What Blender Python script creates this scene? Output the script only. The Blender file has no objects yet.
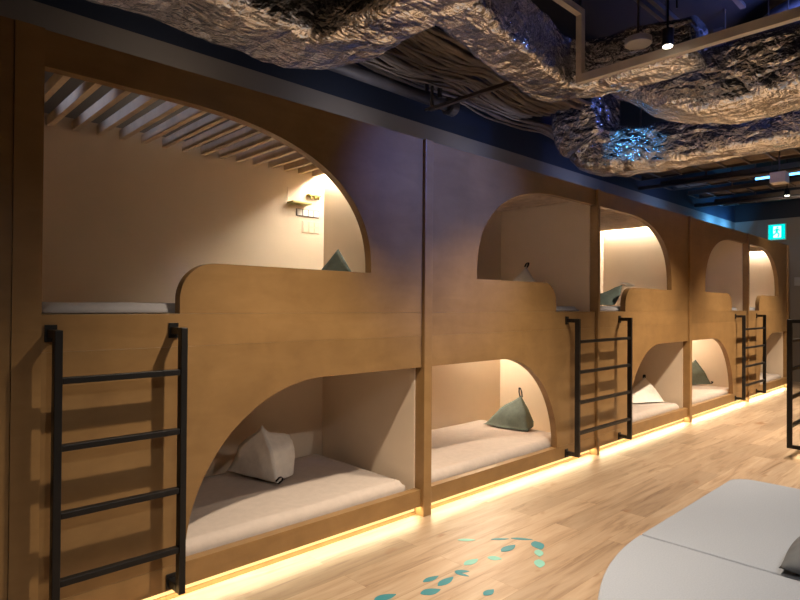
import bpy, bmesh, math, random
from mathutils import Vector, Matrix, noise
random.seed(7)
C = bpy.context.scene.collection
PI = math.pi

# ------------------------------------------------------------------ helpers
def new_bm(): return bmesh.new()

def add_box(bm, x0, x1, y0, y1, z0, z1):
    vs = [bm.verts.new(p) for p in ((x0,y0,z0),(x1,y0,z0),(x1,y1,z0),(x0,y1,z0),(x0,y0,z1),(x1,y0,z1),(x1,y1,z1),(x0,y1,z1))]
    for f in ((0,3,2,1),(4,5,6,7),(0,1,5,4),(1,2,6,5),(2,3,7,6),(3,0,4,7)):
        bm.faces.new([vs[i] for i in f])
    return vs

def add_prism(bm, outline, y0, y1):
    """extrude an (x, z) outline (counter-clockwise) from y0 to y1"""
    a = [bm.verts.new((x, y0, z)) for x, z in outline]
    b = [bm.verts.new((x, y1, z)) for x, z in outline]
    bm.faces.new(a); bm.faces.new(list(reversed(b)))
    n = len(a)
    for i in range(n):
        j = (i+1) % n
        bm.faces.new((a[j], a[i], b[i], b[j]))

def frame_for(d):
    d = d.normalized()
    up = Vector((0,0,1)) if abs(d.z) < 0.95 else Vector((1,0,0))
    s = d.cross(up).normalized(); t = s.cross(d).normalized()
    return s, t

def add_tube(bm, pts, r, n=10, cap=True):
    pts = [Vector(p) for p in pts]
    rings = []
    for i, p in enumerate(pts):
        d = pts[min(i+1, len(pts)-1)] - pts[max(i-1, 0)]
        s, t = frame_for(d)
        rr = r[i] if isinstance(r, (list, tuple)) else r
        rings.append([bm.verts.new(p + s*rr*math.cos(2*PI*k/n) + t*rr*math.sin(2*PI*k/n)) for k in range(n)])
    for a, b in zip(rings, rings[1:]):
        for k in range(n):
            bm.faces.new((a[k], a[(k+1)%n], b[(k+1)%n], b[k]))
    if cap:
        bm.faces.new(list(reversed(rings[0]))); bm.faces.new(rings[-1])

def obj(name, bm, mat, parent=None, smooth=False, bevel=0.0, seg=2, subsurf=0):
    bmesh.ops.recalc_face_normals(bm, faces=bm.faces[:])
    if parent is None:
        xs = [v.co for v in bm.verts]
        off = Vector(((min(v.x for v in xs)+max(v.x for v in xs))/2, (min(v.y for v in xs)+max(v.y for v in xs))/2, min(v.z for v in xs)))
        loc = off
    else:
        off = WORLD[parent.name]; loc = Vector((0,0,0))
    bmesh.ops.translate(bm, verts=bm.verts[:], vec=-off)
    me = bpy.data.meshes.new(name); bm.to_mesh(me); bm.free()
    if smooth:
        for p in me.polygons: p.use_smooth = True
    me.materials.append(mat)
    o = bpy.data.objects.new(name, me); C.objects.link(o)
    o.location = loc
    if parent: o.parent = parent
    WORLD[o.name] = off.copy()
    if bevel:
        m = o.modifiers.new('bevel', 'BEVEL'); m.width = bevel; m.segments = seg; m.limit_method = 'ANGLE'; m.angle_limit = 0.6
    if subsurf:
        m = o.modifiers.new('sub', 'SUBSURF'); m.levels = subsurf; m.render_levels = subsurf
    return o
WORLD = {}

def tag(o, label, cat, group=None, kind=None):
    o['label'] = label; o['category'] = cat
    if group: o['group'] = group
    if kind: o['kind'] = kind
    return o

def thing(name, label, cat, loc, group=None):
    o = bpy.data.objects.new(name, None); C.objects.link(o)
    o.location = loc; o.empty_display_size = 0.1
    WORLD[o.name] = Vector(loc)
    return tag(o, label, cat, group)

def struct(name, bm, mat, label=None):
    o = obj(name, bm, mat); o['kind'] = 'structure'
    if label: o['label'] = label
    return o

def copy_tree(o, loc, label, group=None):
    r = o.copy(); C.objects.link(r); r.location = loc; r['label'] = label
    if group: r['group'] = group
    for ch in list(o.children):
        c = ch.copy(); C.objects.link(c); c.parent = r
        for g in ch.children:
            d = g.copy(); C.objects.link(d); d.parent = c
    return r

# ------------------------------------------------------------------ materials
def nm(name):
    m = bpy.data.materials.new(name); m.use_nodes = True
    nt = m.node_tree; b = nt.nodes['Principled BSDF']
    return m, nt, b
def lk(nt, a, b): nt.links.new(a, b)
def nd(nt, t, **kw):
    n = nt.nodes.new(t)
    for k, v in kw.items(): setattr(n, k, v)
    return n
def coords(nt, scale=(1,1,1), kind='Object'):
    tc = nd(nt, 'ShaderNodeTexCoord'); mp = nd(nt, 'ShaderNodeMapping')
    mp.inputs['Scale'].default_value = scale
    lk(nt, tc.outputs[kind], mp.inputs['Vector']); return mp.outputs['Vector']
def noise_tex(nt, vec, scale, detail=4, rough=0.55, dist=0.0):
    n = nd(nt, 'ShaderNodeTexNoise'); n.inputs['Scale'].default_value = scale
    n.inputs['Detail'].default_value = detail; n.inputs['Roughness'].default_value = rough; n.inputs['Distortion'].default_value = dist
    lk(nt, vec, n.inputs['Vector']); return n.outputs['Fac']
def ramp(nt, fac, stops):
    r = nd(nt, 'ShaderNodeValToRGB')
    el = r.color_ramp.elements
    while len(el) < len(stops): el.new(0.5)
    for e, (p, c) in zip(el, stops): e.position = p; e.color = (*c, 1)
    lk(nt, fac, r.inputs['Fac']); return r.outputs['Color']
def mix(nt, fac, a, b, mode='MIX'):
    m = nd(nt, 'ShaderNodeMix', data_type='RGBA', blend_type=mode)
    for sock, v in ((m.inputs['Factor'], fac), (m.inputs[6], a), (m.inputs[7], b)):
        if hasattr(v, 'is_linked'): lk(nt, v, sock)
        elif isinstance(v, (int, float)): sock.default_value = v
        else: sock.default_value = (*v, 1)
    return m.outputs[2]
def bump(nt, b, h, strength, dist=0.01):
    n = nd(nt, 'ShaderNodeBump'); n.inputs['Strength'].default_value = strength; n.inputs['Distance'].default_value = dist
    lk(nt, h, n.inputs['Height']); lk(nt, n.outputs['Normal'], b.inputs['Normal'])

def plain(name, col, rough=0.6, metal=0.0, var=0.08, vscale=8.0, bmp=0.0, bscale=60):
    m, nt, b = nm(name)
    v = coords(nt)
    f = noise_tex(nt, v, vscale)
    lo = tuple(c*(1-var) for c in col); hi = tuple(min(1, c*(1+var)) for c in col)
    lk(nt, ramp(nt, f, [(0.3, lo), (0.7, hi)]), b.inputs['Base Color'])
    b.inputs['Roughness'].default_value = rough; b.inputs['Metallic'].default_value = metal
    if bmp: bump(nt, b, noise_tex(nt, v, bscale, 3), bmp, 0.004)
    return m

def wood(name, base, rough=0.38, grain_scale=(1.1, 4, 4.2), tone=0.1):
    m, nt, b = nm(name)
    v = coords(nt, grain_scale)
    f1 = noise_tex(nt, v, 2.2, 5, 0.55, 0.8)
    f2 = noise_tex(nt, coords(nt, (3, 3, 3)), 1.3, 4, 0.6, 0.4)
    dk = tuple(c*k for c, k in zip(base, (0.90, 0.885, 0.86))); lt = tuple(min(1, c*k) for c, k in zip(base, (1.06, 1.07, 1.08)))
    c1 = ramp(nt, f1, [(0.3, dk), (0.72, lt)])
    c2 = ramp(nt, f2, [(0.25, (0.82, 0.80, 0.78)), (0.75, (1.1, 1.1, 1.08))])
    c = mix(nt, 1.0, c1, c2, 'MULTIPLY')
    oi = nd(nt, 'ShaderNodeObjectInfo')
    r = ramp(nt, oi.outputs['Random'], [(0.0, (1-tone,)*3), (1.0, (1+tone,)*3)])
    c = mix(nt, 1.0, c, r, 'MULTIPLY')
    lk(nt, c, b.inputs['Base Color']); b.inputs['Roughness'].default_value = rough
    b.inputs['Specular IOR Level'].default_value = 0.45
    bump(nt, b, f1, 0.06, 0.003)
    return m

def emit(name, col, strength):
    m = bpy.data.materials.new(name); m.use_nodes = True
    nt = m.node_tree; nt.nodes.clear()
    e = nd(nt, 'ShaderNodeEmission'); o = nd(nt, 'ShaderNodeOutputMaterial')
    e.inputs['Color'].default_value = (*col, 1); e.inputs['Strength'].default_value = strength
    lk(nt, e.outputs[0], o.inputs['Surface']); return m

M = {}
M['ply'] = wood('birch_ply', (0.285, 0.166, 0.066))
M['ply_edge'] = wood('ply_slat', (0.74, 0.58, 0.42), 0.5, tone=0.04)
M['panel'] = plain('beige_panel', (0.75, 0.615, 0.465), 0.6, var=0.03, vscale=3)
M['black'] = plain('black_steel', (0.012, 0.011, 0.011), 0.42, 0.3, var=0.2)
M['sheet'] = plain('greige_sheet', (0.50, 0.425, 0.37), 0.9, var=0.05, vscale=20, bmp=0.25, bscale=350)
M['sheet_grey'] = plain('grey_sheet', (0.29, 0.28, 0.295), 0.9, var=0.05, vscale=20, bmp=0.25, bscale=350)
M['linen'] = plain('white_linen', (0.80, 0.75, 0.68), 0.9, var=0.06, vscale=25, bmp=0.3, bscale=300)
M['green'] = plain('sage_canvas', (0.125, 0.165, 0.145), 0.85, var=0.12, vscale=25, bmp=0.3, bscale=300)
M['strap'] = plain('black_strap', (0.015, 0.015, 0.016), 0.8)
M['slate'] = plain('slate_canvas', (0.10, 0.107, 0.118), 0.8, var=0.1, vscale=20, bmp=0.3, bscale=250)
M['mat'] = plain('grey_mat_fabric', (0.265, 0.29, 0.335), 0.92, var=0.06, vscale=120, bmp=0.35, bscale=420)
M['white'] = plain('white_plastic', (0.75, 0.73, 0.68), 0.45, var=0.02)
M['engrave'] = plain('pale_plate', (0.72, 0.57, 0.43), 0.55, var=0.02)
M['light_shield'] = plain('dark_light_shield', (0.06, 0.045, 0.035), 0.7)
M['brass'] = plain('shelf_board', (0.42, 0.36, 0.10), 0.4, var=0.05)
M['cable'] = plain('cable_jacket', (0.22, 0.17, 0.13), 0.55, var=0.25)
M['conduit'] = plain('conduit_steel', (0.16, 0.13, 0.11), 0.4, 0.7, var=0.15)
M['pipe'] = plain('dark_pipe', (0.11, 0.10, 0.105), 0.5, 0.2, var=0.12)
M['rail'] = plain('duct_rail', (0.82, 0.70, 0.57), 0.5, 0.0, var=0.1)
M['navy'] = plain('navy_paint', (0.018, 0.024, 0.045), 0.6, var=0.1, vscale=2)
M['dark'] = plain('black_paint', (0.010, 0.010, 0.012), 0.7, var=0.1)
M['teal'] = plain('teal_vinyl', (0.012, 0.17, 0.21), 0.5, var=0.08)
M['mint'] = plain('mint_vinyl', (0.16, 0.40, 0.34), 0.5, var=0.08)
M['far_grey'] = plain('pale_partition', (0.42, 0.38, 0.34), 0.6, var=0.03)
M['led_floor'] = emit('led_floor', (1.0, 0.83, 0.52), 44.0)
M['led_on'] = emit('led_bunk', (1.0, 0.89, 0.72), 200.0)
M['led_off'] = plain('led_cover', (0.7, 0.65, 0.6), 0.5, var=0.02)
M['kick_glow'] = emit('kick_glow', (1.0, 0.66, 0.24), 1.7)  # glow standing in for light on the kick board
M['led_low'] = emit('led_low_bunk', (1.0, 0.86, 0.68), 180.0)
M['lens'] = emit('spot_lens', (1.0, 0.9, 0.75), 25.0)
M['exit_green'] = emit('exit_green', (0.0, 0.72, 0.66), 1.3)
M['exit_white'] = emit('exit_white', (0.75, 1.0, 0.95), 1.2)
M['blue_tube'] = emit('blue_tube', (0.12, 0.45, 1.0), 6.0)

def make_floor():
    m, nt, b = nm('oak_planks')
    v = coords(nt)
    br = nd(nt, 'ShaderNodeTexBrick'); br.offset = 0.37; br.squash = 1.0
    lk(nt, v, br.inputs['Vector'])
    br.inputs['Scale'].default_value = 1.0; br.inputs['Mortar Size'].default_value = 0.0012
    br.inputs['Mortar Smooth'].default_value = 0.3
    br.inputs['Brick Width'].default_value = 1.55; br.inputs['Row Height'].default_value = 0.19
    br.inputs['Color1'].default_value = (0.0,0.0,0.0,1); br.inputs['Color2'].default_value = (1,1,1,1)
    br.inputs['Mortar'].default_value = (0.5,0.5,0.5,1)
    # shift the grain per plank so it breaks at the seams
    add = nd(nt, 'ShaderNodeVectorMath', operation='MULTIPLY_ADD')
    lk(nt, br.outputs['Color'], add.inputs[0]); add.inputs[1].default_value = (7, 3, 5); lk(nt, v, add.inputs[2])
    mp = nd(nt, 'ShaderNodeMapping'); mp.inputs['Scale'].default_value = (0.8, 9, 1); lk(nt, add.outputs[0], mp.inputs['Vector'])
    g = noise_tex(nt, mp.outputs['Vector'], 1.7, 7, 0.62, 1.1)
    c = ramp(nt, g, [(0.25, (0.15, 0.090, 0.050)), (0.46, (0.30, 0.210, 0.135)), (0.78, (0.40, 0.305, 0.212))])
    tone = ramp(nt, br.outputs['Color'], [(0.0, (0.74, 0.71, 0.69)), (1.0, (1.16, 1.16, 1.16))])
    c = mix(nt, 1.0, c, tone, 'MULTIPLY')
    mp2 = nd(nt, 'ShaderNodeMapping'); mp2.inputs['Scale'].default_value = (2.0, 4.2, 1); lk(nt, add.outputs[0], mp2.inputs['Vector'])
    kn = noise_tex(nt, mp2.outputs['Vector'], 1.8, 2, 0.5, 0.3)
    kc = ramp(nt, kn, [(0.66, (0,0,0)), (0.78, (1,1,1))])
    c = mix(nt, kc, c, (0.20, 0.10, 0.045))
    c = mix(nt, br.outputs['Fac'], c, (0.20, 0.12, 0.06))
    lk(nt, c, b.inputs['Base Color'])
    b.inputs['Roughness'].default_value = 0.42
    bump(nt, b, g, 0.05, 0.003)
    return m
M['floor'] = make_floor()

def make_foil(name, col, rough):
    m, nt, b = nm(name)
    v = coords(nt)
    nz = nd(nt, 'ShaderNodeTexNoise'); nz.inputs['Scale'].default_value = 3.5; nz.inputs['Detail'].default_value = 4
    lk(nt, v, nz.inputs['Vector'])
    wob = nd(nt, 'ShaderNodeVectorMath', operation='MULTIPLY_ADD')
    lk(nt, nz.outputs['Color'], wob.inputs[0]); wob.inputs[1].default_value = (0.09,)*3; lk(nt, v, wob.inputs[2])
    geo = nd(nt, 'ShaderNodeNewGeometry'); cur = geo.outputs['Normal']
    h = None
    for scale, amp, st, rot in ((3.6, 1.0, (1, 1, 1), 0.3), (8.5, 0.55, (1, 0.5, 1.3), 1.1), (19.0, 0.26, (0.5, 1.2, 1), 2.3), (44.0, 0.10, (1, 0.7, 1.2), 0.9)):
        mp = nd(nt, 'ShaderNodeMapping'); mp.inputs['Scale'].default_value = st; mp.inputs['Rotation'].default_value = (rot, 0.5*rot, 1.7*rot)
        lk(nt, wob.outputs[0], mp.inputs['Vector'])
        vo = nd(nt, 'ShaderNodeTexVoronoi', feature='DISTANCE_TO_EDGE'); vo.inputs['Scale'].default_value = scale; lk(nt, mp.outputs[0], vo.inputs['Vector'])
        ma = nd(nt, 'ShaderNodeMath', operation='MULTIPLY'); lk(nt, vo.outputs['Distance'], ma.inputs[0]); ma.inputs[1].default_value = amp
        if h is None: h = ma.outputs[0]
        else:
            ad = nd(nt, 'ShaderNodeMath', operation='ADD'); lk(nt, h, ad.inputs[0]); lk(nt, ma.outputs[0], ad.inputs[1]); h = ad.outputs[0]
    for scale, k, st in ((10.0, 0.16, (1, 1, 1)), (26.0, 0.26, (1, 0.40, 1.3))):
        mp = nd(nt, 'ShaderNodeMapping'); mp.inputs['Scale'].default_value = st; mp.inputs['Rotation'].default_value = (0.4*scale, 0.3, 0.7)
        lk(nt, wob.outputs[0], mp.inputs['Vector'])
        vo = nd(nt, 'ShaderNodeTexVoronoi', feature='F1'); vo.inputs['Scale'].default_value = scale; lk(nt, mp.outputs[0], vo.inputs['Vector'])
        sub = nd(nt, 'ShaderNodeVectorMath', operation='SUBTRACT'); lk(nt, vo.outputs['Color'], sub.inputs[0]); sub.inputs[1].default_value = (0.5,)*3
        ma = nd(nt, 'ShaderNodeVectorMath', operation='MULTIPLY_ADD'); lk(nt, sub.outputs[0], ma.inputs[0]); ma.inputs[1].default_value = (k,)*3; lk(nt, cur, ma.inputs[2])
        cur = ma.outputs[0]
    no = nd(nt, 'ShaderNodeVectorMath', operation='NORMALIZE'); lk(nt, cur, no.inputs[0])
    bp = nd(nt, 'ShaderNodeBump'); bp.inputs['Strength'].default_value = 0.55; bp.inputs['Distance'].default_value = 0.11
    lk(nt, h, bp.inputs['Height']); lk(nt, no.outputs[0], bp.inputs['Normal'])
    lk(nt, bp.outputs[0], b.inputs['Normal'])
    b.inputs['Base Color'].default_value = (*col, 1); b.inputs['Metallic'].default_value = 1.0
    b.inputs['Roughness'].default_value = rough
    return m
M['foil'] = make_foil('foil_wrap', (0.86, 0.85, 0.85), 0.24)

def wall_paint(name, low, high, zt):
    m, nt, b = nm(name)
    geo = nd(nt, 'ShaderNodeNewGeometry'); sx = nd(nt, 'ShaderNodeSeparateXYZ'); lk(nt, geo.outputs['Position'], sx.inputs[0])
    gt = nd(nt, 'ShaderNodeMath', operation='GREATER_THAN'); lk(nt, sx.outputs['Z'], gt.inputs[0]); gt.inputs[1].default_value = zt
    f = noise_tex(nt, coords(nt), 2.0)
    lo = ramp(nt, f, [(0.3, tuple(c*0.96 for c in low)), (0.7, low)])
    lk(nt, mix(nt, gt.outputs[0], lo, high), b.inputs['Base Color']); b.inputs['Roughness'].default_value = 0.65
    return m
M['wall_paint'] = wall_paint('two_tone_paint', (0.27, 0.235, 0.205), (0.020, 0.028, 0.052), 3.35)
M['far_paint'] = wall_paint('far_two_tone_paint', (0.27, 0.225, 0.18), (0.010, 0.011, 0.016), 3.35)

# ------------------------------------------------------------------ camera
F, CX, CY = 582.0, 400.0, 300.0
EYE = 1.5
ang = math.atan2(609, 582); roll = math.radians(0.38); pitch = math.radians(0.53)
fwd = Vector((math.cos(ang), math.sin(ang), 0)); rgt = Vector((math.sin(ang), -math.cos(ang), 0)); up = Vector((0,0,1))
f2 = fwd*math.cos(pitch) + up*math.sin(pitch); u2 = up*math.cos(pitch) - fwd*math.sin(pitch)
r3 = rgt*math.cos(roll) + u2*math.sin(roll); u3 = u2*math.cos(roll) - rgt*math.sin(roll)
cam = bpy.data.cameras.new('camera'); cam.sensor_fit = 'HORIZONTAL'; cam.sensor_width = 36; cam.lens = F/800*36
cam.clip_start = 0.05
co = bpy.data.objects.new('camera', cam); C.objects.link(co)
co.matrix_world = Matrix(((r3.x, u3.x, -f2.x, 0), (r3.y, u3.y, -f2.y, 0), (r3.z, u3.z, -f2.z, EYE), (0,0,0,1)))
bpy.context.scene.camera = co

# ------------------------------------------------------------------ the room
XN, XF, YW, YR, ZC = -2.6, 14.0, 4.12, -3.2, 4.25
bm = new_bm(); add_box(bm, XN, XF, YR, YW, -0.1, 0.0); struct('floor', bm, M['floor'], 'pale oak plank floor')
bm = new_bm(); add_box(bm, XN, XF, YR, YW, ZC, ZC+0.1); struct('ceiling', bm, M['dark'], 'black painted slab above the ducts')
bm = new_bm(); add_box(bm, XN, XF, YW, YW+0.1, 0, ZC); struct('wall_back', bm, M['wall_paint'], 'wall behind the bunks, beige below and navy above')
bm = new_bm(); add_box(bm, XF, XF+0.1, YR, YW+0.1, 0, ZC); struct('wall_far', bm, M['far_paint'], 'far end wall, beige below and black above')
bm = new_bm(); add_box(bm, XN, XF, YR-0.1, YR, 0, ZC); struct('wall_right', bm, M['far_paint'])
bm = new_bm(); add_box(bm, XN-0.1, XN, YR-0.1, YW+0.1, 0, ZC); struct('wall_near', bm, M['far_paint'])
# wood faced wall left of the first bunk, and the board that ends it
bm = new_bm(); add_box(bm, XN, 0.5065, 2.885, 2.94, 0, 2.69); struct('wall_left', bm, M['ply'], 'plywood faced wall left of the bunks')
bm = new_bm(); add_box(bm, 0.508, 0.617, 2.879, 4.06, 0, 2.69); struct('trim_1', bm, M['ply'], 'plywood end board left of the first bunk')
# far wall fittings
bm = new_bm(); add_box(bm, 13.90, 14.0, 1.6, 3.0, 1.95, 2.12); struct('trim_2', bm, M['far_grey'], 'pale shelf rail on the far wall')

# ------------------------------------------------------------------ bunks
YF, TH = 2.895, 0.06          # facade front, its thickness
YB = 4.06
def arc(cx, cz, a, b, t0, t1, n=28, p=2.0):
    out = []
    for i in range(n+1):
        t = math.radians(t0 + (t1-t0)*i/n)
        c, s = math.cos(t), math.sin(t)
        out.append((cx + a*math.copysign(abs(c)**(2/p), c), cz + b*math.copysign(abs(s)**(2/p), s)))
    return out

def bunk(x0, x1, kind, label, group, upper_on, lower_on, par, open_end, post_w, power=2.6):
    """one stacked pair of bunks; kind 'L': arch opens to the post on the right, 'R': to the post on the left"""
    root = thing('bunk_bed', label, 'bunk bed', ((x0+x1)/2, YF, 0), group)
    w = x1-x0
    def X(t):                                  # t runs away from the ladder side
        return x0+t if kind == 'L' else x1-t
    def ol(pts):
        q = [(X(t), z) for t, z in pts]
        return q if kind == 'L' else list(reversed(q))
    s0 = w-1.72; rx = 0.86
    lower = [(0.001, 0.191)] + [(s0, 0.191)] + list(reversed(arc(s0+rx, 0.193, rx, 0.867, 90, 180, 30)))[1:] + [(w-0.001, 1.06), (w-0.001, 1.284), (0.001, 1.284)]
    bm = new_bm(); add_prism(bm, ol(lower), YF, YF+TH); obj('lower_front_panel', bm, M['ply'], root, bevel=0.001)
    bm = new_bm(); add_box(bm, x0+.0005, x1-.0005, YF, YF+TH, 1.2845, 1.4502); obj('fascia_board', bm, M['ply'], root, bevel=0.001)
    e = open_end; ax = 1.35; cx = e-ax; pr = 0.19
    upper = [(par, 1.451), (w-.001, 1.451), (w-.001, 2.69), (0.001, 2.69), (0.001, 2.53)]
    upper += list(reversed(arc(cx, 1.715, ax, 0.815, 0, 90, 36, power)))
    upper += [(e-0.004, 1.712)] + arc(par+pr, 1.715-pr, pr, pr, 90, 180, 14)
    bm = new_bm(); add_prism(bm, ol(upper), YF, YF+TH); obj('upper_front_panel', bm, M['ply'], root, bevel=0.001)
    bm = new_bm(); add_box(bm, x0+.0005, x1-.0005, YF, YF+TH, 0.07, 0.189); obj('base_board', bm, M['ply'], root, bevel=0.001)
    bm = new_bm(); add_box(bm, x0, x1, YF+0.05, YF+0.06, 0.0, 0.0995); obj('kick_board', bm, M['ply'], root)
    bm = new_bm(); add_box(bm, x0+0.01, x1-0.01, YF+0.012, YF+0.042, 0.0668, 0.0695); obj('floor_light_strip', bm, M['led_floor'], root)
    bm = new_bm(); add_box(bm, x0+0.02, x1-0.02, YF+0.046, YF+0.0495, 0.030, 0.048); obj('kick_glow_strip', bm, M['kick_glow'], root)  # glowing strip imitates the lit kick board, not a lamp
    bm = new_bm(); add_box(bm, x0, x1, YF+TH, YB, 0.10, 0.13); obj('lower_bed_deck', bm, M['panel'], root)
    bm = new_bm(); add_box(bm, x0, x1, YF+TH, YB, 1.40, 1.45); obj('upper_bed_deck', bm, M['panel'], root)
    bm = new_bm(); add_box(bm, x0, x1, YB, YB+0.03, 0.0, 2.66); obj('back_panel', bm, M['panel'], root)
    for a, b in ((x0, x0+0.015), (x1-0.015, x1)):
        bm = new_bm(); add_box(bm, a, b, YF+TH, YB, 0.13, 1.40); obj('lower_side_panel', bm, M['panel'], root)
        bm = new_bm(); add_box(bm, a, b, YF+TH, YB, 1.45, 2.66); obj('upper_side_panel', bm, M['panel'], root)
    bm = new_bm()
    q = 0.108
    while q < x1-x0-0.03:
        k = x1-q-0.032 if kind == 'L' else x0+q
        add_box(bm, k, k+0.032, YF+TH, YB, 2.585, 2.645); q += 0.14
    obj('roof_slats', bm, M['ply_edge'], root)
    # light bars along the top of the right-hand side panel
    for z, on, nme in ((2.67, upper_on, 'upper_light_bar'), (1.345, lower_on, 'lower_light_bar')):
        bm = new_bm()
        xa, xb = (x1-0.055, x1-0.022) if kind == 'L' else (x0+0.022, x0+0.055)
        if nme == 'upper_light_bar': add_box(bm, xa, xb, YF+0.15, YB-0.02, z-0.035, z-0.025)
        else: add_box(bm, x1-0.75, x1-0.06, YB-0.06, YB-0.02, z, z+0.012)
        if z > 2:
            ga, gb = (x1-0.60, x1-0.016) if kind == 'L' else (x0+0.016, x0+0.60)
            sh = new_bm(); add_box(sh, ga, gb, YF+TH+0.002, YB-0.002, 2.6465, 2.658); obj('light_shield', sh, M['light_shield'], root)  # dark backing board, shaped to keep the bar's light off the ducts
        obj(nme, bm, (M['led_on'] if z > 2 else M['led_low']) if on else M['led_off'], root)
    if post_w:
        bm = new_bm(); add_box(bm, x1+0.001, x1+post_w-0.001, YF-0.027, YB, 0.0, 2.69); obj('post', bm, M['ply'], root, bevel=0.004)
    return root

G = 'stacked plywood bunks along the back wall'
B1 = bunk(0.618, 2.985, 'L', 'nearest plywood bunk pair with shelf and switches inside upper berth', G, True, False, 0.61, 1.885, 0.082, 2.35)
B2 = bunk(3.07, 5.505, 'R', 'second plywood bunk pair from the left, with green bag in its lit lower berth', G, True, True, 0.735, 1.90, 0.05)
B3 = bunk(5.555, 7.965, 'L', 'middle plywood bunk pair with brightly lit upper berth and white bag below', G, True, False, 0.62, 1.88, 0.08)
B4 = bunk(8.05, 10.43, 'R', 'fourth plywood bunk pair from the left, with a half hidden green bag below', G, True, True, 0.72, 1.84, 0.05)
B5 = bunk(10.48, 12.86, 'L', 'farthest plywood bunk pair at the end of the row', G, True, False, 0.62, 1.80, 0.06)

# ------------------------------------------------------------------ mattresses
def mattress(x0, x1, y0, y1, z0, z1, mat, label, name='mattress'):
    bm = new_bm()
    nx, ny = 70, 34
    r = 0.03
    def top(i, j):
        x = x0+(x1-x0)*i/nx; y = y0+(y1-y0)*j/ny
        e = min(x-x0, x1-x, y-y0, y1-y)
        k = 1-math.exp(-e/0.05)
        z = z1 - r*(1-min(1, e/r))**2 + 0.010*k*noise.noise(Vector((x*2.2, y*2.8, z0*7))) + 0.006*k*noise.ridged_multi_fractal(Vector((x*1.6+y*0.7, y*3.2-x*0.6, z0*5)), 1.0, 2.0, 3, 1.0, 2.0)*0.5
        return Vector((x, y, z))
    g = [[bm.verts.new(top(i, j)) for j in range(ny+1)] for i in range(nx+1)]
    for i in range(nx):
        for j in range(ny):
            bm.faces.new((g[i][j], g[i+1][j], g[i+1][j+1], g[i][j+1]))
    ring = [g[i][0] for i in range(nx+1)] + [g[nx][j] for j in range(1, ny+1)] + [g[i][ny] for i in range(nx-1, -1, -1)] + [g[0][j] for j in range(ny-1, 0, -1)]
    prev = ring
    cx, cy = (x0+x1)/2, (y0+y1)/2
    for t in (0.3, 0.7, 1.0):
        cur = []
        for v0 in ring:
            d = Vector((v0.co.x-cx, v0.co.y-cy, 0)).normalized()
            out = 0.004*math.sin(t*PI) + 0.004*noise.noise(Vector((v0.co.x*9, v0.co.y*9, t*4)))*(1-t)
            p = Vector((v0.co.x, v0.co.y, v0.co.z+(z0-v0.co.z)*t)) + d*out
            cur.append(bm.verts.new(p))
        for k in range(len(ring)):
            l = (k+1) % len(ring)
            bm.faces.new((prev[k], cur[k], cur[l], prev[l]))
        prev = cur
    bm.faces.new(list(reversed(prev)))
    o = obj(name, bm, mat, smooth=True)
    return tag(o, label, 'mattress', 'bunk mattresses')

names = ['nearest', 'second', 'third', 'fourth', 'farthest']
low_lab = ['greige mattress under the white bag in the nearest lower bunk',
           'greige mattress in the lit lower bunk with the upright green bag',
           'greige mattress under the white bag just right of the middle ladder',
           'greige mattress under the green bag in the fourth lower bunk',
           'greige mattress in the farthest lower bunk behind the last ladder']
up_lab = ['grey mattress on the nearest upper bunk above the single-width ladder',
          'grey mattress left of the divider above the middle ladder',
          'grey mattress right of the divider above the middle ladder, green bag on it',
          'grey mattress left of the divider above the farthest ladder',
          'grey mattress right of the divider above the farthest ladder']
for i, (a, b) in enumerate(((0.618, 2.985), (3.07, 5.505), (5.555, 7.965), (8.05, 10.43), (10.48, 12.86))):
    kindL = i % 2 == 0
    la = a+0.4 if kindL else a+0.03; lb = b-0.08 if kindL else b-0.4
    mattress(la, lb, 2.975, 4.04, 0.134, 0.25, M['sheet'], low_lab[i])
    ua, ub = (a+0.03, b-0.1) if kindL else (a+0.1, b-0.2)
    mattress(ua, ub, 2.965, 4.03, 1.454, 1.50, M['sheet_grey'], up_lab[i])

# ------------------------------------------------------------------ ladders
def ladder(x0, x1, label):
    """x0, x1: the middles of the stiles"""
    root = thing('bunk_ladder', label, 'ladder', ((x0+x1)/2, 2.78, 0.1), 'black steel bunk ladders')
    for x in (x0, x1):
        bm = new_bm(); add_box(bm, x-0.016, x+0.016, 2.755, 2.80, 0.10, 1.385); st = obj('stile', bm, M['black'], root, bevel=0.003)
        for z in (0.10, 1.35):
            bm = new_bm(); add_box(bm, x-0.016, x+0.016, 2.801, 2.885, z, z+0.035); add_box(bm, x-0.024, x+0.024, 2.885, 2.8945, z-0.02, z+0.055)
            obj('bracket', bm, M['black'], root, bevel=0.001)
    for z in (1.17, 0.885, 0.60, 0.315):
        bm = new_bm(); add_box(bm, x0+0.0165, x1-0.0165, 2.76, 2.797, z-0.014, z+0.014); obj('rung', bm, M['black'], root, bevel=0.003)
    return root
ladder(0.655, 1.195, 'single-width black steel ladder on the nearest bunk')
ladder(4.95, 6.03, 'double-width black steel ladder across the middle divider')
ladder(9.87, 10.95, 'farthest black steel ladder along the bunk wall')

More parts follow.
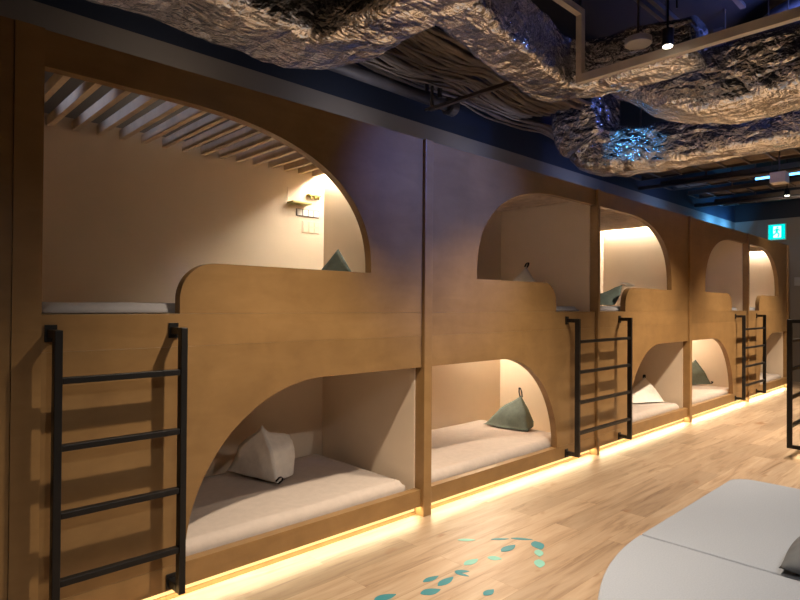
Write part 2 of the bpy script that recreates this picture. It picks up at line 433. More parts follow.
# ------------------------------------------------------------------ bean bag cushions
def tetra(name, pts, mat, label, puff=0.16, strap_at=3, strap_dir=(0,0,1), group='tetrahedral bean bag cushions', seed=0, zmin=None, wr=0.012, strap=True, strap_mat='strap', strap_w=0.012, strap_len=0.055, pw=1.3, lean=(0, 0, 0)):
    pts = [Vector(p) for p in pts]
    c = sum(pts, Vector())/4
    bm = new_bm()
    vs = [bm.verts.new(p) for p in pts]
    for f in ((0,1,2),(0,1,3),(1,2,3),(0,2,3)): bm.faces.new([vs[i] for i in f])
    bmesh.ops.recalc_face_normals(bm, faces=bm.faces[:])
    bmesh.ops.subdivide_edges(bm, edges=bm.edges[:], cuts=15, use_grid_fill=True)
    bm.normal_update()
    size = (pts[0]-pts[1]).length
    newp = {}
    for v in bm.verts:
        # barycentric weight: 0 on an edge/corner, 1 mid-face
        d = sorted((v.co-p).length for p in pts)
        near = d[0]/size
        n = v.normal
        k = min(1.0, near/0.55)
        tocen = (v.co-c)
        off = tocen.normalized()*puff*size*(k**pw)*0.55*max(0.0, 1+tocen.normalized().dot(Vector(lean)))
        w = noise.ridged_multi_fractal(v.co*6.0+Vector((seed*3.1, seed, 0)), 1.0, 2.1, 3, 1.0, 2.0)
        w2 = noise.noise(v.co*4.0+Vector((seed, 7, seed)))
        off += n*(wr*(w-1.0)*0.7 + wr*1.6*w2)*k
        p = v.co+off
        if zmin is not None: p.z = max(p.z, zmin+0.001)
        newp[v] = p
    for v, p in newp.items(): v.co = p
    o = obj(name, bm, mat, smooth=True)
    tag(o, label, 'cushion', group)
    if strap:
        p = pts[strap_at]+Vector((0, 0, 0.038 if pts[strap_at].z < (zmin or 0) else 0)); d = Vector(strap_dir).normalized()
        s = d.cross(Vector((0.3, 1, 0.2))).normalized()
        bm = new_bm()
        L = strap_len
        path = [p-d*0.02-s*0.012, p+d*L*0.5-s*0.016, p+d*L-s*0.006, p+d*L+s*0.006, p+d*L*0.5+s*0.016, p-d*0.02+s*0.012]
        q = d.cross(s)*strap_w
        rows = [(bm.verts.new(a-q), bm.verts.new(a+q)) for a in path]
        for (a, b), (e, f) in zip(rows, rows[1:]): bm.faces.new((a, b, f, e))
        bmesh.ops.solidify(bm, geom=bm.faces[:], thickness=0.004)
        obj('strap', bm, M[strap_mat], o)['label'] = 'black webbing loop strap' if strap_mat == 'strap' else 'pale cloth end tab'
    return o

tetra('bean_bag', [(2.05, 4.00, 0.255), (2.17, 3.46, 0.255), (2.46, 3.74, 0.255), (2.13, 3.62, 0.655)], M['linen'],
      'white linen bean bag on the mattress in the nearest lower bunk', seed=1, zmin=0.274, puff=0.26, wr=0.022, pw=1.6, lean=(1.0, -0.5, 0.5), strap_at=1, strap_dir=(0.8, -0.2, 0.6), strap_len=0.03)
tetra('bean_bag', [(4.84, 3.80, 0.255), (4.88, 3.27, 0.255), (5.36, 3.52, 0.255), (5.12, 3.52, 0.565)], M['green'],
      'sage green bean bag with upright black strap in the second lower bunk', seed=2, zmin=0.268, puff=0.12, wr=0.016, strap_dir=(-0.3, 0, 1), strap_len=0.09)
tetra('bean_bag', [(7.2, 3.42, 0.255), (7.75, 3.10, 0.255), (7.84, 3.62, 0.255), (7.72, 3.36, 0.57)], M['linen'],
      'white bean bag with black tab in the lower bunk right of the middle ladder', seed=3, zmin=0.268, puff=0.10, wr=0.012, strap_dir=(0.2, 0, 0.6), strap_len=0.03)
tetra('bean_bag', [(9.52, 3.72, 0.255), (10.08, 3.30, 0.255), (10.32, 3.74, 0.255), (10.18, 3.58, 0.64)], M['green'],
      'dark green bean bag in the lower bunk left of the farthest ladder', seed=4, zmin=0.268, puff=0.08, wr=0.014, strap_at=1, strap_dir=(1, -0.1, 0.3), strap_len=0.04)
tetra('bean_bag', [(2.42, 3.62, 1.505), (2.76, 3.22, 1.505), (2.93, 3.60, 1.505), (2.665, 3.46, 1.92)], M['green'],
      'green bean bag peeking above the parapet of the nearest upper bunk', seed=5, zmin=1.519, puff=0.05, wr=0.008, strap=False)
tetra('bean_bag', [(4.40, 3.32, 1.505), (4.86, 3.05, 1.505), (5.02, 3.42, 1.505), (4.76, 3.22, 1.885)], M['linen'],
      'white bean bag with black tab peeking above the second upper parapet', seed=6, zmin=1.519, puff=0.08, wr=0.008, strap_dir=(0.5, 0, 0.5), strap_len=0.05)
tetra('bean_bag', [(5.86, 3.30, 1.505), (6.12, 3.00, 1.505), (6.46, 3.28, 1.505), (6.58, 3.12, 1.76)], M['green'],
      'green bean bag leaning behind the parapet in the lit middle upper bunk', seed=7, zmin=1.519, puff=0.10, wr=0.010, strap_dir=(1, -0.2, 0.05), strap_len=0.16, strap_mat='linen', strap_w=0.05)
def pillow():
    # a square-edged slate cushion lying on the mat, mostly out of frame
    cx, cy, z0 = 3.83, 0.60, 0.104
    bm = new_bm(); n = 28; S = 0.27
    a = math.radians(3)
    def pt(i, j, sgn):
        u, v = -1+2*i/n, -1+2*j/n
        h = (max(0, 1-abs(u)**2.6)*max(0, 1-abs(v)**2.6))**0.55
        pin = 1-0.07*(1-h)
        x, y = u*S*pin, v*S*pin
        z = 0.085 + sgn*0.085*h + 0.006*noise.noise(Vector((u*3, v*3, sgn)))*h
        if sgn < 0: z = max(z, 0.0)
        return Vector((cx+x*math.cos(a)-y*math.sin(a), cy+x*math.sin(a)+y*math.cos(a), z0+z*(0.35+0.65*min(1,h*1.2)) if sgn > 0 else z0+z*0.35))
    for sgn in (1, -1):
        g = [[bm.verts.new(pt(i, j, sgn)) for j in range(n+1)] for i in range(n+1)]
        for i in range(n):
            for j in range(n): bm.faces.new((g[i][j], g[i+1][j], g[i+1][j+1], g[i][j+1]))
    bmesh.ops.remove_doubles(bm, verts=bm.verts[:], dist=0.0015)
    o = obj('floor_cushion', bm, M['slate'], smooth=True)
    tag(o, 'slate grey cushion lying on the pale grey floor mat', 'cushion')
pillow()

# ------------------------------------------------------------------ grey floor mat in sections
def slab(name, outline, z0, z1, mat, label, r=0.012):
    bm = new_bm()
    a = [bm.verts.new((x, y, z0)) for x, y in outline]; b = [bm.verts.new((x, y, z1)) for x, y in outline]
    bm.faces.new(list(reversed(a))); bm.faces.new(b)
    for i in range(len(a)):
        j = (i+1) % len(a); bm.faces.new((a[i], a[j], b[j], b[i]))
    o = obj(name, bm, mat, bevel=r, seg=3)
    return tag(o, label, 'floor mat', 'grey lounge mat sections')
ZM = 0.10
# far section with a rounded corner
far = [(3.575, -1.4), (5.37, -1.4)] + arc(5.20, 1.40, 0.17, 0.175, 0, 90, 10) + [(3.575, 1.575)]
far = [(x, y) for x, y in far]
slab('lounge_mat', far, 0.0, ZM, M['mat'], 'straight far section of the pale grey lounge mat')
near = [(3.565, 1.575)] + arc(3.565, -0.62, 2.2, 2.195, 90, 180, 40)[1:] + [(3.565, -0.62)]
slab('lounge_mat', near, 0.0, ZM, M['mat'], 'curved near section of the pale grey lounge mat')

# ------------------------------------------------------------------ vinyl leaves on the floor
def floor_pt(px, py, z=0.0):
    d = f2 + r3*((px-CX)/F) - u3*((py-CY)/F)
    t = (z-EYE)/d.z
    return Vector((d.x*t, d.y*t, z))
leaves = [((374,600),(396,594.5),0.30,'teal','large teal vinyl leaf nearest the bottom left of the trail'),
 ((420.5,594),(440.5,589.5),0.36,'teal','fat teal vinyl leaf at the near end of the trail'),
 ((423,582),(438.5,576),0.24,'teal','slim teal vinyl leaf on the bunk side of the trail'),
 ((438,586),(453.3,577),0.24,'teal','slanting teal vinyl leaf just beyond the fat one'),
 ((454.5,571.5),(469.3,571.3),0.28,'teal','upper blade of the forked teal vinyl leaf pair'),
 ((454.8,572.5),(469,576.4),0.20,'teal','lower blade of the forked teal vinyl leaf pair'),
 ((464,565),(478,559),0.28,'mint','small mint vinyl leaf beyond the forked pair'),
 ((457.5,540),(475.5,540),0.22,'mint','faint mint vinyl leaf alone nearest the bunks'),
 ((491,539.4),(509,538.9),0.16,'teal','thin dark teal vinyl leaf, left of two end to end'),
 ((511,538.3),(532.5,539.7),0.15,'teal','thin dark teal vinyl leaf, right of two end to end'),
 ((535,541.3),(541,549.5),0.42,'teal','rounded dark teal vinyl leaf at the turn of the trail'),
 ((538.3,549.8),(539.5,556.6),0.36,'mint','pale mint vinyl leaf just under the turn of the trail'),
 ((539.3,559.5),(539.7,567.8),0.36,'mint','mint vinyl leaf at the tip of the curl'),
 ((501.3,551.6),(515.3,545),0.26,'teal','teal vinyl leaf slanting inside the curl'),
 ((487.3,557.5),(502,559),0.44,'mint','broad mint vinyl leaf in the middle of the trail'),
 ((484,595.3),(493.6,589.6),0.36,'teal','lone teal vinyl leaf on the mat side of the trail')]
for (a, b, wd, c, lab) in leaves:
    p, q = floor_pt(*a), floor_pt(*b)
    d = q-p; L = d.length; s = Vector((-d.y, d.x, 0)).normalized()
    bm = new_bm(); n = 10
    lo, hi = [], []
    for i in range(n+1):
        t = i/n; w = 1.55*wd*L*0.5*math.sin(PI*t**0.85)**0.8 if 0 < i < n else 0.002
        lo.append(p+d*t-s*w); hi.append(p+d*t+s*w)
    out = lo + list(reversed(hi))
    va = [bm.verts.new((v.x, v.y, 0.0002)) for v in out]; vb = [bm.verts.new((v.x, v.y, 0.0015)) for v in out]
    bm.faces.new(list(reversed(va))); bm.faces.new(vb)
    for i in range(len(va)):
        j = (i+1) % len(va); bm.faces.new((va[i], va[j], vb[j], vb[i]))
    tag(obj('leaf_decal', bm, M[c]), lab, 'floor decal', 'vinyl leaf decals on the floor')

# ------------------------------------------------------------------ fittings on the back panel of the nearest upper bunk
YP = YB-0.0005
t = thing('wall_shelf', 'small olive wall shelf in the nearest upper bunk', 'shelf', (2.70, YP, 2.33))
bm = new_bm(); add_box(bm, 2.60, 2.78, YP-0.09, YP, 2.325, 2.338); obj('shelf_board', bm, M['brass'], t)
bm = new_bm(); add_box(bm, 2.60, 2.78, YP-0.004, YP, 2.339, 2.46); obj('back_plate', bm, M['engrave'], t)
t = thing('hook_rail', 'short hook rail above the switches in the nearest upper bunk', 'hook rail', (2.85, YP, 2.41))
bm = new_bm(); add_box(bm, 2.79, 2.91, YP-0.045, YP, 2.41, 2.423); obj('rail', bm, M['brass'], t)
for x in (2.81, 2.85, 2.89):
    bm = new_bm(); add_box(bm, x-0.004, x+0.004, YP-0.045, YP-0.03, 2.385, 2.4095); obj('hook', bm, M['brass'], t)
t = thing('switch_plate', 'white four-gang switch plate in the nearest upper bunk', 'switch', (2.80, YP, 2.25))
bm = new_bm(); add_box(bm, 2.685, 2.915, YP-0.008, YP, 2.235, 2.295); obj('plate', bm, M['conduit'], t, bevel=0.002)
for i in range(4):
    bm = new_bm(); add_box(bm, 2.692+i*0.056, 2.740+i*0.056, YP-0.013, YP-0.0085, 2.240, 2.290); obj('switch_button', bm, M['white'], t, bevel=0.002)
t = thing('outlet_plate', 'pale outlet plate below the switch plate in the nearest upper bunk', 'outlet', (2.83, YP, 2.11))
bm = new_bm(); add_box(bm, 2.745, 2.92, YP-0.006, YP, 2.10, 2.20); obj('plate', bm, M['engrave'], t, bevel=0.002)
for i in range(3):
    for j in range(2):
        bm = new_bm(); add_box(bm, 2.757+i*0.054, 2.797+i*0.054, YP-0.009, YP-0.0065, 2.107+j*0.047, 2.145+j*0.047); obj('socket', bm, M['panel'], t)

# ------------------------------------------------------------------ foil wrapped ducts
def duct(label, path, seed, crumple=0.045, name='foil_duct', hang=()):
    """path: list of (centre, width, height) sampled finely; rounded-rectangle section swept along it"""
    root_pts = []
    bm = new_bm()
    P = []
    for (p0, w0, h0), (p1, w1, h1) in zip(path, path[1:]):
        p0, p1 = Vector(p0), Vector(p1)
        n = max(1, int((p1-p0).length/0.045))
        for i in range(n):
            k = i/n; P.append((p0.lerp(p1, k), w0+(w1-w0)*k, h0+(h1-h0)*k))
    P.append((Vector(path[-1][0]), path[-1][1], path[-1][2]))
    # smooth the corner a little
    for _ in range(2):
        Q = P[:]
        for i in range(1, len(P)-1):
            Q[i] = ((P[i-1][0]+P[i][0]*2+P[i+1][0])/4, (P[i-1][1]+P[i][1]*2+P[i+1][1])/4, (P[i-1][2]+P[i][2]*2+P[i+1][2])/4)
        P = Q
    N = 56
    rings = []
    s_prev = None
    for i, (p, w, h) in enumerate(P):
        d = (P[min(i+1, len(P)-1)][0]-P[max(i-1, 0)][0]).normalized()
        if abs(d.z) < 0.9:
            s = d.cross(Vector((0,0,1))).normalized()
            if s_prev is not None and s.dot(s_prev) < -0.2: s = -s
        else: s = s_prev if s_prev is not None else Vector((1,0,0))
        s = (s - d*s.dot(d)).normalized(); t = s.cross(d).normalized()
        if t.z < 0 and abs(d.z) < 0.9: t = -t
        s_prev = s
        ring = []
        for k in range(N):
            a = 2*PI*(k+0.5)/N; c, sn = math.cos(a), math.sin(a)
            e = 2/7.0
            q = p + s*(w/2*math.copysign(abs(c)**e, c)) + t*(h/2*math.copysign(abs(sn)**e, sn))
            n_ = (s*c + t*sn).normalized()
            o = Vector((seed*5.3, seed*1.7, seed*2.9))
            dd = noise.ridged_multi_fractal(q*2.6+o, 0.9, 2.2, 4, 1.0, 2.0)-1.0
            d2 = noise.noise(q*1.6+o)
            cell = noise.voronoi(q*4.0+o)[0]
            d3 = cell[1]-cell[0]
            q = q + n_*(crumple*0.5*dd + crumple*0.45*d2 + crumple*0.5*(min(d3, 0.5)-0.25))
            ring.append(bm.verts.new(q))
        rings.append(ring)
    for a, b in zip(rings, rings[1:]):
        for k in range(N): bm.faces.new((a[k], a[(k+1)%N], b[(k+1)%N], b[k]))
    bm.faces.new(rings[0]); bm.faces.new(list(reversed(rings[-1])))
    o = obj(name, bm, M['foil'])
    for p in o.data.polygons: p.use_smooth = True
    for hx, hy, hz in hang:
        bm = new_bm(); add_box(bm, hx-0.012, hx+0.012, hy-0.002, hy+0.002, hz, ZC); obj('hanger_strap', bm, M['conduit'], o)
    return tag(o, label, 'duct', 'foil wrapped air ducts')
# A: along the wall on the left, then turning towards the viewer
duct('foil wrapped duct at upper left, bending towards the viewer over the nearest bunk',
     [((-2.0, 2.86, 3.24), 0.54, 0.55), ((1.2, 2.86, 3.24), 0.54, 0.55), ((1.95, 2.86, 3.23), 0.52, 0.56), ((2.06, 2.64, 3.22), 0.46, 0.56), ((2.10, 2.3, 3.24), 0.38, 0.54), ((2.10, -1.6, 3.29), 0.34, 0.5)], 1, 0.04, hang=((1.0, 2.8, 3.48), (2.14, 1.2, 3.48), (2.14, -1.0, 3.5)))
# B: from upper left to the steel rail, then towards the viewer
duct('foil wrapped duct in the middle, meeting the steel angle frame',
     [((2.48, 2.22, 3.40), 0.34, 0.42), ((3.2, 2.36, 3.39), 0.36, 0.42), ((4.10, 2.52, 3.38), 0.38, 0.42), ((4.27, 2.22, 3.38), 0.34, 0.38), ((4.26, 1.48, 3.34), 0.32, 0.28)], 2, 0.04, hang=((3.0, 2.3, 3.56), (4.26, 1.7, 3.44)))
# C: sagging bag on the right
duct('fat sagging foil duct at the right, behind the long steel rail',
     [((4.72, 2.30, 3.36), 0.40, 0.14), ((4.74, 2.12, 3.31), 0.46, 0.24), ((4.78, 1.85, 3.22), 0.54, 0.40), ((4.82, 1.5, 3.18), 0.58, 0.48), ((4.82, 0.9, 3.19), 0.58, 0.46), ((4.84, -1.6, 3.24), 0.58, 0.44)], 3, 0.045, hang=((4.82, 1.2, 3.38), (4.83, -1.0, 3.40)))
# D: elbow down and then towards the viewer
duct('lowest foil duct with a vertical elbow in front of the second bunk top',
     [((5.72, 3.12, 4.2), 0.64, 0.50), ((5.72, 3.12, 3.40), 0.64, 0.54), ((5.76, 3.02, 3.13), 0.56, 0.48), ((5.82, 2.5, 3.07), 0.46, 0.38), ((5.86, 1.0, 3.09), 0.44, 0.36), ((5.92, -1.6, 3.12), 0.44, 0.36)], 4, 0.045, hang=((5.84, 1.8, 3.22), (5.9, -0.8, 3.25)))

# steel angle frame carrying duct B
t = thing('duct_frame', 'pale steel angle frame under the middle foil duct', 'steel frame', (3.98, 1.0, 3.2))
bm = new_bm(); add_box(bm, 3.895, 3.945, -1.6, 2.21, 3.15, 3.21); obj('bottom_rail', bm, M['rail'], t)
bm = new_bm(); add_box(bm, 3.895, 3.945, 2.165, 2.21, 3.2105, 3.5995); obj('upright', bm, M['rail'], t)
bm = new_bm(); add_box(bm, 3.0, 3.945, 2.165, 2.21, 3.65, 3.70); add_box(bm, 3.895, 3.945, 2.165, 2.21, 3.60, 3.65); obj('top_rail', bm, M['rail'], t)
for x, y in ((3.92, 2.19), (3.92, 0.4), (3.1, 2.19)):
    bm = new_bm(); add_box(bm, x-0.008, x+0.008, y-0.008, y+0.008, 3.7005 if y > 2 else 3.2105, ZC); obj('hanger_rod', bm, M['conduit'], t)
t = thing('vent_grille', 'tan ribbed grille at the top edge above the middle foil duct', 'vent', (2.9, 1.75, 3.66))
bm = new_bm(); add_box(bm, 2.55, 3.15, 1.55, 1.97, 3.68, 3.70); obj('grille_frame', bm, M['rail'], t)
bm = new_bm()
for q in range(8): add_box(bm, 2.56, 3.14, 1.57+q*0.05, 1.59+q*0.05, 3.655, 3.6795)
obj('louvres', bm, M['rail'], t)
bm = new_bm(); add_box(bm, 2.84, 2.86, 1.76, 1.78, 3.7005, ZC); obj('hanger_rod', bm, M['conduit'], t)

# ------------------------------------------------------------------ pipe, cables, trays
t = thing('water_pipe', 'dark pipe running above the second bunk beside the cables', 'pipe', (3.0, 3.75, 3.44))
bm = new_bm(); add_tube(bm, [(1.6, 3.75, 3.44), (4.2, 3.75, 3.435)], 0.055, 20); obj('pipe_run', bm, M['pipe'], t, smooth=True)
bm = new_bm(); add_tube(bm, [(4.205, 3.75, 3.435), (4.29, 3.75, 3.435)], 0.085, 20); obj('flange', bm, M['pipe'], t, smooth=False)
for x in (4.0, 2.6):
    bm = new_bm(); add_box(bm, x-0.012, x+0.012, 3.65, 3.685, 3.44, 4.25); add_box(bm, x-0.012, x+0.012, 3.815, 3.85, 3.44, 4.25); add_box(bm, x-0.015, x+0.015, 3.65, 3.85, 3.36, 3.378); obj('hanger', bm, M['conduit'], t)
def cables(label, y0, y1, z, xs, nC, sag, seed):
    t = thing('cable_bundle', label, 'cables', ((xs[0]+xs[1])/2, (y0+y1)/2, z), 'cable runs in the ceiling')
    rnd = random.Random(seed)
    for i in range(nC):
        y = y0+(y1-y0)*i/(nC-1); zz = z+rnd.uniform(-0.03, 0.04); r = rnd.uniform(0.010, 0.021)
        pts = []
        for k in range(25):
            x = xs[0]+(xs[1]-xs[0])*k/24
            pts.append((x, y+0.02*math.sin(k*0.5+i), zz-sag*abs(math.sin(PI*(x-xs[0])/1.5))+0.008*math.sin(k*1.3+i*2)))
        bm = new_bm(); add_tube(bm, pts, r, 7); obj('cable', bm, M['cable'], t, smooth=True)
    return t
cables('wide sagging cable run above the second bunk', 2.80, 3.58, 3.53, (2.55, 5.2), 34, 0.08, 3)
cables('thin cable run behind the foil duct elbow', 3.90, 4.04, 3.70, (3.2, 7.5), 9, 0.05, 5)
t = thing('cable_hanger', 'steel bar carrying the wide cable run', 'bracket', (3.9, 3.0, 3.44))
bm = new_bm(); add_box(bm, 3.88, 3.92, 2.68, 3.70, 3.30, 3.33); obj('bar', bm, M['conduit'], t)
for y in (2.70, 3.67):
    bm = new_bm(); add_box(bm, 3.89, 3.91, y-0.01, y+0.01, 3.331, 4.25); obj('rod', bm, M['conduit'], t)
# trays and pipes far down the corridor, across it
for i, (x, z, r) in enumerate(((6.95, 3.62, 0.05), (8.05, 3.62, 0.06), (9.2, 3.40, 0.03), (10.4, 3.66, 0.06), (11.6, 3.42, 0.035))):
    bm = new_bm(); add_tube(bm, [(x, 4.1, z), (x+0.1, 2.4, z-0.02), (x+0.25, -2.5, z)], r, 14)
    tag(obj('ceiling_pipe', bm, M['pipe'], smooth=True), ['first ceiling pipe crossing beyond the lowest foil duct', 'thick ceiling pipe second beyond the foil ducts', 'slim ceiling pipe in the middle of the far ceiling', 'thick ceiling pipe second from the far wall', 'last ceiling pipe before the far wall'][i], 'pipe', 'pipes crossing the far ceiling')
for i, (x, y0, z) in enumerate(((7.5, 3.9, 3.46), (8.6, 3.9, 3.44), (9.8, 3.9, 3.46), (11.0, 3.9, 3.48), (12.3, 3.9, 3.50))):
    t = thing('cable_tray', ['cable tray just beyond the lowest foil duct', 'second cable tray beyond the lowest foil duct', 'middle cable tray of the five crossing the far ceiling', 'second cable tray from the far wall', 'cable tray nearest the far wall'][i], 'cable tray', (x, 1.0, z))
    bm = new_bm(); add_box(bm, x-0.26, x-0.245, -2.5, y0, z, z+0.07); add_box(bm, x+0.245, x+0.26, -2.5, y0, z, z+0.07)
    k = -2.4
    while k < y0: add_box(bm, x-0.245, x+0.245, k, k+0.03, z+0.005, z+0.02); k += 0.3
    obj('tray', bm, M['conduit'], t)
    for y in (-1.5, 1.0, 3.2):
        bm = new_bm(); add_box(bm, x-0.27, x-0.261, y-0.01, y+0.01, z, ZC); obj('hanger_rod', bm, M['conduit'], t)
    for q in range(11):
        bm = new_bm(); add_tube(bm, [(x-0.22+q*0.043+0.01*math.sin(q*3+a*1.7), -2.4+a*(y0+2.3)/14, z+0.040+0.006*math.sin(a+q)) for a in range(15)], 0.015, 7); obj('cable', bm, M['cable'], t, smooth=True)
# big round pipes lit blue, upper right
for i, (x, z, r) in enumerate(((5.75, 3.98, 0.15), (6.6, 4.02, 0.14))):
    bm = new_bm(); add_tube(bm, [(x, -2.5, z), (x, 1.1, z), (x+0.12, 1.35, z), (x+0.4, 1.62, z), (x+1.6, 2.2, z)], r, 24)
    tag(obj('ceiling_duct', bm, M['pipe'], smooth=True), ['nearer round duct high above the foil ducts', 'farther round duct high above the foil ducts'][i], 'duct')
# thin hanger rods
for i, (x, y, lab) in enumerate(((4.45, 1.7, 'hanger rod left of the spotlight'), (5.36, 1.2, 'hanger rod above the sagging foil duct'), (5.36, 0.85, 'hanger rod at the right edge of the picture'))):
    bm = new_bm(); add_tube(bm, [(x, y, 3.72), (x, y, 4.25)], 0.007, 8); tag(obj('hanger_rod', bm, M['conduit']), 'thin steel ' + lab, 'rod', 'ceiling hanger rods')

# ------------------------------------------------------------------ track and spotlights
YT = 1.5
t = thing('light_track', 'black lighting track running along the corridor ceiling', 'track', (6.0, YT, 3.55))
bm = new_bm(); add_box(bm, 2.5, 5.3, YT-0.02, YT+0.02, 3.95, 3.98); obj('track_bar', bm, M['conduit'], t)
bm = new_bm(); add_box(bm, 6.85, 9.3, YT-0.02, YT+0.02, 3.95, 3.98); obj('track_bar', bm, M['conduit'], t)
bm = new_bm(); add_box(bm, 9.9, 12.0, YT-0.02, YT+0.02, 3.95, 3.98); obj('track_bar', bm, M['conduit'], t)
t = thing('ceiling_channel', 'pair of steel channels above the spotlight beside the foil ducts', 'channel', (4.5, 1.95, 3.9))
for y in (1.92, 1.99):
    bm = new_bm(); add_box(bm, 3.0, 6.3, y, y+0.035, 3.90, 3.94); obj('channel_bar', bm, M['conduit'], t)
for x in (3.2, 6.2):
    bm = new_bm(); add_box(bm, x-0.01, x+0.01, 1.93, 2.02, 3.9405, ZC); obj('hanger_plate', bm, M['conduit'], t)
t = thing('smoke_detector', 'round pale detector disc hanging left of the lit spotlight', 'detector', (3.80, 1.70, 3.235))
bm = new_bm(); add_tube(bm, [(3.80, 1.70, 3.235), (3.80, 1.70, 3.245), (3.80, 1.70, 3.285)], [0.06, 0.085, 0.085], 28); obj('detector_body', bm, M['far_grey'], t, bevel=0.004)
bm = new_bm(); add_tube(bm, [(3.80, 1.70, 3.2855), (3.80, 1.70, ZC)], 0.008, 8); obj('stem', bm, M['conduit'], t)
def spotlight(x, y, z, label, ztop=3.95):
    t = thing('spotlight', label, 'spotlight', (x, y, z), 'spotlights')
    bm = new_bm(); add_tube(bm, [(x, y, z+0.004), (x, y, z+0.11)], 0.035, 20); obj('lamp_head', bm, M['black'], t, smooth=False)
    bm = new_bm(); add_tube(bm, [(x, y, z+0.111), (x, y, ztop)], 0.008, 8); obj('stem', bm, M['black'], t)
    bm = new_bm(); add_tube(bm, [(x, y, z), (x, y, z+0.0035)], 0.028, 20); obj('lens', bm, M['lens'], t)
    return t
def lamp(kind, loc, target, energy, col, size=0.05, angle=100, blend=0.6):
    L = bpy.data.lights.new('lamp', kind); L.energy = energy; L.color = col
    if kind == 'SPOT': L.spot_size = math.radians(angle); L.spot_blend = blend; L.shadow_soft_size = size
    if kind == 'AREA': L.shape = 'DISK'; L.size = size
    o = bpy.data.objects.new('lamp', L); C.objects.link(o); o.location = loc
    d = Vector(target)-Vector(loc); o.rotation_euler = d.to_track_quat('-Z', 'Y').to_euler()
    return o
WARM = (1.0, 0.82, 0.62)
spots = [(1.84, 'spotlight over the single-width ladder'), (3.78, 'lit spotlight beside the sagging foil duct'), (6.9, 'spotlight facing the middle ladder'),
         (9.2, 'spotlight facing the fourth bunk'), (11.3, 'spotlight facing the farthest bunk')]
for x, lab in spots:
    y, z = (YT, 3.16) if x > 2 else (1.72, 2.94)
    spotlight(x, y, z, 'black ' + lab, 3.95 if x > 2 else ZC)
    lamp('SPOT', (x, y, z-0.01), (x, y+0.65, 0.0), (760 if x > 6 else 480) if x > 2 else 360, WARM, 0.035, 92, 0.9)
for x in (0.6, 3.3, 6.7):  # unseen fill lights added to brighten the mat and berths
    spotlight(x, -0.6, 2.95, 'added fill spotlight over the lounge mat, %s' % {0.6: 'nearest the viewer', 3.3: 'in the middle', 6.7: 'farthest'}[x])
    lamp('SPOT', (x, -0.6, 2.94), (x+0.2, 0.3, 0.0), 140, (1.0, 0.93, 0.86), 0.05, 120, 0.7)
t = thing('light_track', 'added track for the unseen fill lights above the lounge mat', 'track', (3.5, -0.6, 3.95))
bm = new_bm(); add_box(bm, 0.2, 7.0, -0.62, -0.58, 3.95, 3.98); obj('track_bar', bm, M['conduit'], t)
# far fixtures
t = thing('ceiling_light', 'white box light hanging in the far ceiling', 'light', (8.3, 1.94, 3.03))
bm = new_bm(); add_box(bm, 8.2, 8.38, 1.86, 2.03, 3.03, 3.16); obj('housing', bm, M['white'], t, bevel=0.005)
bm = new_bm(); add_tube(bm, [(8.29, 1.945, 3.161), (8.29, 1.945, 4.25)], 0.01, 8); obj('stem', bm, M['conduit'], t)
bm = new_bm(); add_tube(bm, [(9.4, 2.5, 3.34), (9.5, 1.4, 3.36)], 0.016, 10)
bt = tag(obj('blue_tube_light', bm, M['blue_tube'], smooth=True), 'thin blue tube light near the exit sign', 'light')
for x, y in ((9.42, 2.3), (9.48, 1.6)):
    bm = new_bm(); add_tube(bm, [(x, y, 3.36), (x, y, ZC)], 0.006, 8); obj('hanger_rod', bm, M['conduit'], bt)
spotlight(10.45, 2.35, 3.22, 'lit far spotlight hanging near the exit sign', 4.25)
lamp('SPOT', (10.45, 2.35, 3.21), (14.0, 2.3, 2.0), 90, WARM, 0.04, 90, 0.8)
# unseen blue wash light added to tint the upper bunk fronts
t = thing('added_wash_light', 'added blue wash light above the lounge, out of view', 'light', (3.4, -0.9, 3.5))
bm = new_bm(); add_tube(bm, [(3.4, -0.9, 3.5), (3.4, -0.80, 3.46)], [0.07, 0.085], 20); obj('lamp_head', bm, M['black'], t)
bm = new_bm(); add_tube(bm, [(3.4, -0.92, 3.56), (3.4, -0.92, 4.25)], 0.012, 8); obj('stem', bm, M['black'], t)
BLUE = (0.16, 0.26, 1.0)
lamp('SPOT', (3.5, 0.2, 3.30), (3.35, 2.9, 2.25), 440, BLUE, 0.1, 44, 1.0)
CYAN = (0.10, 0.45, 1.0)
for x, e, c in ((1.6, 0.8, (0.85, 0.72, 0.6)), (3.2, 1.6, (0.72, 0.70, 0.78)), (4.9, 1.8, (0.55, 0.6, 0.9)), (7.2, 2.0, (0.35, 0.5, 1)), (9.8, 3.0, (0.22, 0.45, 1))):
    lamp('AREA', (x, 3.6, 3.0), (x, 4.12, 3.35), e, c, 0.6)  # unseen lamps added to brighten and tint the wall above the bunks
lamp('AREA', (12.5, 3.86, 3.05), (12.5, 4.12, 3.2), 9, CYAN, 0.3)
lamp('AREA', (13.3, 3.86, 3.05), (13.3, 4.12, 3.2), 9, CYAN, 0.3)  # unseen lamps added for the blue glow at the wall's far end
lamp('SPOT', (0.35, 3.62, 3.10), (1.35, 3.55, 2.60), 16, (0.50, 0.62, 1.0), 0.05, 52, 0.7)  # unseen cool spot added to light the sides of the roof slats
lamp('AREA', (5.42, 1.1, 3.62), (5.7, 1.3, 4.2), 26, BLUE, 0.3)  # unseen blue lamp added under the round ducts
lamp('SPOT', (4.75, 2.75, 3.25), (5.55, 2.55, 3.05), 9, CYAN, 0.05, 40, 0.9)  # unseen spot added for the blue glow on the duct elbow

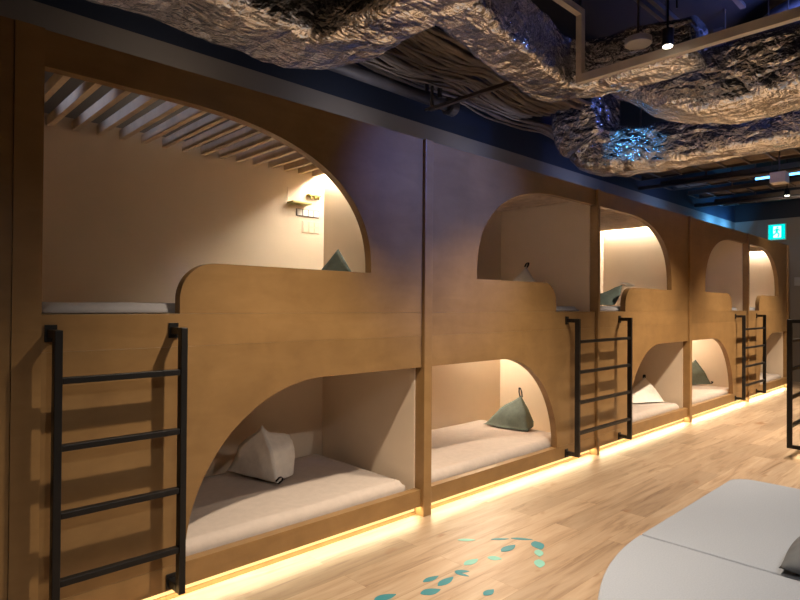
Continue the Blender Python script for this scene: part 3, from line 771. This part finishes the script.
# ------------------------------------------------------------------ exit sign
XS = 13.93
t = thing('exit_sign', 'glowing green exit sign with running figure on the far wall', 'exit sign', (XS, 3.31, 2.92))
bm = new_bm(); add_box(bm, XS, XS+0.06, 3.155, 3.475, 2.905, 3.235); obj('housing', bm, M['white'], t)
bm = new_bm(); add_box(bm, XS-0.004, XS-0.0005, 3.165, 3.465, 2.915, 3.225); obj('sign_face', bm, M['exit_green'], t)
bm = new_bm(); add_box(bm, XS-0.007, XS-0.0045, 3.235, 3.375, 2.95, 3.19); obj('door_symbol', bm, M['exit_white'], t)
def fig(pts):
    bm = new_bm()
    for (y0, z0, y1, z1, w) in pts:
        d = Vector((0, y1-y0, z1-z0)); s = Vector((0, -d.z, d.y)).normalized()*w/2
        a, b = Vector((XS-0.011, y0, z0)), Vector((XS-0.011, y1, z1))
        q = [a-s, b-s, b+s, a+s]
        va = [bm.verts.new(v) for v in q]; vb = [bm.verts.new(v+Vector((0.0035, 0, 0))) for v in q]
        bm.faces.new(va); bm.faces.new(list(reversed(vb)))
        for i in range(4):
            j = (i+1) % 4; bm.faces.new((va[j], va[i], vb[i], vb[j]))
    return bm
obj('running_figure', fig([(3.30, 3.15, 3.30, 3.175, 0.03), (3.305, 3.14, 3.315, 3.06, 0.04), (3.315, 3.06, 3.36, 3.02, 0.022), (3.36, 3.02, 3.40, 2.985, 0.02), (3.31, 3.06, 3.27, 3.02, 0.022), (3.27, 3.02, 3.29, 2.965, 0.02), (3.305, 3.13, 3.255, 3.095, 0.018), (3.31, 3.13, 3.36, 3.10, 0.018)]), M['exit_green'], t)

# ------------------------------------------------------------------ opposite bunk row: only its ladder and first bay reach the frame
B6 = bunk(3.07, 5.505, 'R', 'plywood bunk pair of the opposite row at the right edge', 'bunks of the opposite row', False, False, 0.735, 1.90, 0)
B6.rotation_euler = (0, 0, PI)
B6.location = (6.76+(5.505-3.07)/2, 1.40, 0)
L6 = ladder(0.655, 1.195, 'black steel ladder at the right edge, on the opposite bunk row')
L6.rotation_euler = (0, 0, PI); L6.location = (6.85+0.27, 1.40+0.115, 0.1)

# ------------------------------------------------------------------ world and colour
w = bpy.data.worlds.new('world'); bpy.context.scene.world = w; w.use_nodes = True
w.node_tree.nodes['Background'].inputs['Color'].default_value = (0.5, 0.5, 0.6, 1)
w.node_tree.nodes['Background'].inputs['Strength'].default_value = 0.02
sc = bpy.context.scene
sc.view_settings.view_transform = 'Standard'; sc.view_settings.look = 'None'
sc.view_settings.exposure = 0.0; sc.view_settings.gamma = 1.0
